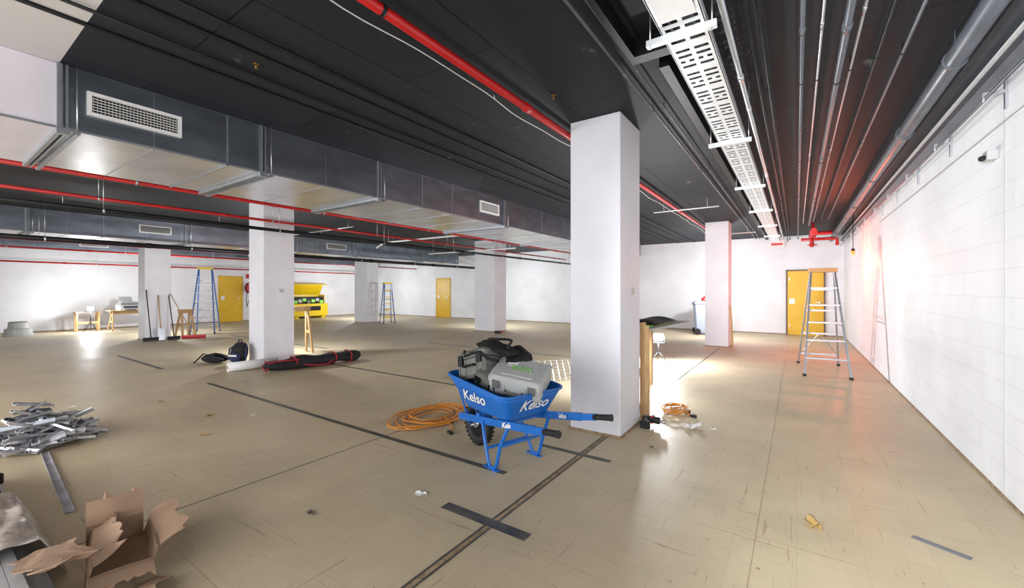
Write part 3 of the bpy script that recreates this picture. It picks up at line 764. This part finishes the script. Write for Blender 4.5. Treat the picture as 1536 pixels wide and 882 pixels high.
b=MB('white_paper_roll'); b.cyl((-8.28,3.25,.085),(-8.18,4.05,.085),.083,M_white,seg=24); b.cyl((-8.281,3.24,.085),(-8.279,3.26,.085),.03,M_card); b.done()
b=MB('backpack')
def bp_(u,v):
    th=v*2*math.pi; e=max(0,math.sin(math.pi*min(1,max(0,u))))**.35
    return (.16*e*math.copysign(abs(math.cos(th))**.7,math.cos(th)),.10*e*math.copysign(abs(math.sin(th))**.8,math.sin(th))-.0+.08*u,.005+.43*u)
b.grid(bp_,18,20,M_cloth)
b.grid(lambda u,v:(.11*math.cos(v*2*math.pi)*math.sin(math.pi*u)**.4,-.07+.07*math.sin(v*2*math.pi)*math.sin(math.pi*u)**.4,.05+.2*u),8,14,M_navy)
b.box((.0,-.14,.19),(.16,.012,.03),M_paper); b.tube([(-.04,.07,.42),(-.03,.06,.48),(.03,.06,.48),(.04,.07,.42)],.010,M_cloth,seg=6)
for sx in(-1,1): b.tube([(sx*.1,.1,.38),(sx*.17,.0,.3),(sx*.18,-.02,.12),(sx*.1,.03,.03)],.016,M_navy,seg=6)
b.done(loc=(-8.98,3.70,0),rotz=.5)
b=MB('slumped_black_bag')
b.grid(lambda u,v:((.26*math.cos(v*2*math.pi)*math.sin(math.pi*u)**.6)*(1+.1*math.sin(5*v*6)),.17*math.sin(v*2*math.pi)*math.sin(math.pi*u)**.6,.005+.17*u*(1+.2*math.sin(v*12))),12,24,M_cloth)
b.tube([(-.1,0,.15),(-.15,-.1,.2),(-.3,-.15,.03),(-.4,-.05,.02)],.014,M_cloth,seg=6)
b.done(loc=(-9.5,3.5,0),rotz=.5)

b=MB('white_shelf_board'); b.box((0,0,.04),(.75,.28,.05),M_white); b.bx(-.375,.375,-.14,-.12,.0,.09,M_white); b.bx(-.375,.375,.12,.14,.0,.09,M_white); b.done(loc=(-4.35,5.15,0),rotz=-.5,bevel=.004)
b=MB('wire_mesh_rack')
for i in range(13): b.bar((-.6+.1*i,-.02,.01),(-.6+.1*i,.16,.30),.006,.006,M_steel)
for k in range(7): t=k/6; b.bar((-.6,-.02+.18*t,.01+.29*t),(.6,-.02+.18*t,.01+.29*t),.008,.008,M_steel)
for x in(-.6,.6): b.bar((x,.16,.30),(x,.40,.005),.012,.012,M_steel); b.bar((x,-.02,.008),(x,.4,.008),.012,.012,M_steel)
b.done(loc=(-3.0,6.1,0),rotz=math.radians(50))
b=MB('small_hand_tool'); b.box((0,0,.04),(.2,.08,.08),M_rub); b.cyl((.1,0,.05),(.22,.02,.05),.02,M_clothr); b.done(loc=(-8.3,11.3,0),bevel=.01)

# ---------------------------------------------------------------- stud offcut pile
b=MB('steel_stud_offcut_pile'); rnd=random.Random(11)
def channel(b,p0,p1,w,h,m,up):
    p0=Vector(p0);p1=Vector(p1);t=(p1-p0).normalized();a=t.cross(Vector(up)).normalized();c=a.cross(t).normalized()
    b.bar(p0,p1,w,.0025,m,up=c)
    for sg in(-1,1): b.bar(p0+a*sg*w/2+c*h/2,p1+a*sg*w/2+c*h/2,.0025,h,m,up=c)
for i in range(150):
    L=rnd.uniform(.15,.42); a=rnd.gauss(1.9,.9); R=rnd.random()**.6*.38
    th=rnd.uniform(0,6.28); cx,cy=R*math.cos(th)*1.15,R*math.sin(th)*.9
    z=.02+ (1-R/.42)*.42*rnd.random(); tl=rnd.uniform(-.45,.45)
    if z-L/2*abs(math.sin(tl))<.02: z=.02+L/2*abs(math.sin(tl))
    d=Vector((math.cos(a)*math.cos(tl),math.sin(a)*math.cos(tl),math.sin(tl)))
    c=Vector((cx,cy,z)); channel(b,c-d*L/2,c+d*L/2,rnd.choice([.03,.04,.055]),.02,rnd.choice([M_stud,M_chan,M_stud,M_steel,M_chan,M_dpipe]),(rnd.uniform(-.8,.8),rnd.uniform(-.8,.8),1))
b.done(loc=(-6.0,.74,0))

# ---------------------------------------------------------------- bundle of studs / cardboard bottom left
b=MB('metal_stud_bundle')
for r in range(4):
    for c in range(9-r):
        y=-.03+.052*c+.020*r; z=.004+.042*r
        j=rnd.uniform(-.08,.08)
        channel(b,(-4.9+j,y,z+.034),(-2.30+j,y+rnd.uniform(-.01,.01),z+.034),.044,.034,M_chan if (r+c)%3 else M_stud,(0,0,-1))
b.done()
b=MB('plastic_wrap_sheet')
def wrap(u,v):
    y=-.06+.54*v; x=-3.95+.86*u+.03*math.sin(v*9)
    z=.215+.012*math.sin(x*23+y*9)+.01*math.sin(y*40+x*11)-(max(0,v-.84)*1.3)
    return(x+.02*math.sin(v*15),y,max(.19 if v<.84 else .02,z))
b.grid(wrap,30,24,M_plastic); b.done(solid=.003)
b=MB('torn_cardboard_box')
rn=random.Random(4)
CW,CD,CH=.46,.24,.11
def panel(p0,p1,base,outv,ang,H,tear,curl):
    p0=Vector(p0);p1=Vector(p1);o=Vector(outv)
    jag=[rn.uniform(-tear,tear*.4) for _ in range(13)]; ph=rn.uniform(0,6)
    def fn(u,v):
        h=H*v*(1+(jag[int(round(u*12))] if v>.95 else 0)); a=ang+curl*v
        q=p0.lerp(p1,u)+Vector((0,0,base))+o*(h*math.sin(a))+Vector((0,0,h*math.cos(a)))+o*.006*math.sin(u*5+ph)
        q.z=max(q.z,.004); return q
    b.grid(fn,12,6,M_card,False)
hx,hy=CW/2,CD/2
b.grid(lambda u,v:(-hx+CW*u,-hy+CD*v,.006),4,4,M_card,False)
R_=math.radians
for p0,p1,o,lean,fl,fa,wh in(((-hx,hy),(hx,hy),(0,1),R_(16),.13,R_(50),CH),((hx,-hy),(hx,hy),(1,0),R_(30),.14,R_(80),CH*.8),
                        ((-hx,-hy),(hx,-hy),(0,-1),R_(-12),.13,R_(-70),CH*1.0),((-hx,-hy),(-hx,hy),(-1,0),R_(-6),.15,R_(12),CH*1.2)):
    panel((*p0,0),(*p1,0),.004,(*o,0),lean,wh,0,0)
    top=wh*math.cos(lean); off=wh*math.sin(lean)
    q0=(p0[0]+o[0]*off,p0[1]+o[1]*off,0); q1=(p1[0]+o[0]*off,p1[1]+o[1]*off,0)
    panel(q0,q1,.004+top,(*o,0),fa,fl,.35,R_(16))
b.done(solid=.004,loc=(-3.02,.66,0),rotz=R_(-10))
b=MB('cardboard_offcut')
b.grid(lambda u,v:(-.16+.32*u+.02*math.sin(v*9),-.08+.16*v+.02*math.sin(u*11),.012+.06*math.sin(u*3)*v),10,6,M_card,False)
b.done(solid=.004,loc=(-2.52,.62,0),rotz=R_(-35))
b=MB('cardboard_offcut')
b.grid(lambda u,v:(-.20+.40*u+.02*math.sin(v*9),-.10+.20*v+.02*math.sin(u*13),.012+.03*math.sin(u*6)*v+.09*u*u),10,6,M_card,False)
b.done(solid=.004,loc=(-2.82,.40,.175),rotz=R_(8))
b=MB('ear_muffs')
b.tube([(-4.10+.085*math.cos(a*math.pi/10),.30,.25+.10*math.sin(a*math.pi/10)) for a in range(11)],.006,M_green,seg=8)
for sx in(-1,1):
    b.cyl((-4.10+sx*.07,.30,.225),(-4.10+sx*.105,.30,.225),.045,M_rub); b.cyl((-4.10+sx*.105,.30,.225),(-4.10+sx*.115,.30,.225),.022,M_green)
b.done()
b=MB('tool_pouch')
b.box((-4.40,.25,.215),(.28,.2,.07),M_blackp,rot=(0,0,.3)); b.box((-4.55,.32,.20),(.10,.06,.05),M_lblue,rot=(0,0,.8)); b.box((-4.70,.2,.21),(.2,.16,.05),M_cgrey,rot=(0,0,-.3))
b.done(bevel=.01)
b=MB('long_flat_bar'); channel(b,(-5.5,.72,.005),(-3.9,.62,.005),.045,.015,M_stud,(0,0,1)); b.done()

# ---------------------------------------------------------------- camera, world
w=bpy.data.worlds.new('world'); S.world=w; w.use_nodes=True
w.node_tree.nodes['Background'].inputs[0].default_value=(.8,.85,.9,1); w.node_tree.nodes['Background'].inputs[1].default_value=.3
cam=bpy.data.cameras.new('camera'); co=bpy.data.objects.new('camera',cam); COL.objects.link(co)
cam.sensor_width=36; cam.lens=626/1536*36; cam.shift_y=-6/1536; cam.clip_start=.05; cam.clip_end=100
co.location=(0,0,1.45); co.rotation_euler=(math.radians(90),0,math.radians(34.3))
S.camera=co
S.view_settings.view_transform='Standard'
S.view_settings.look='None'
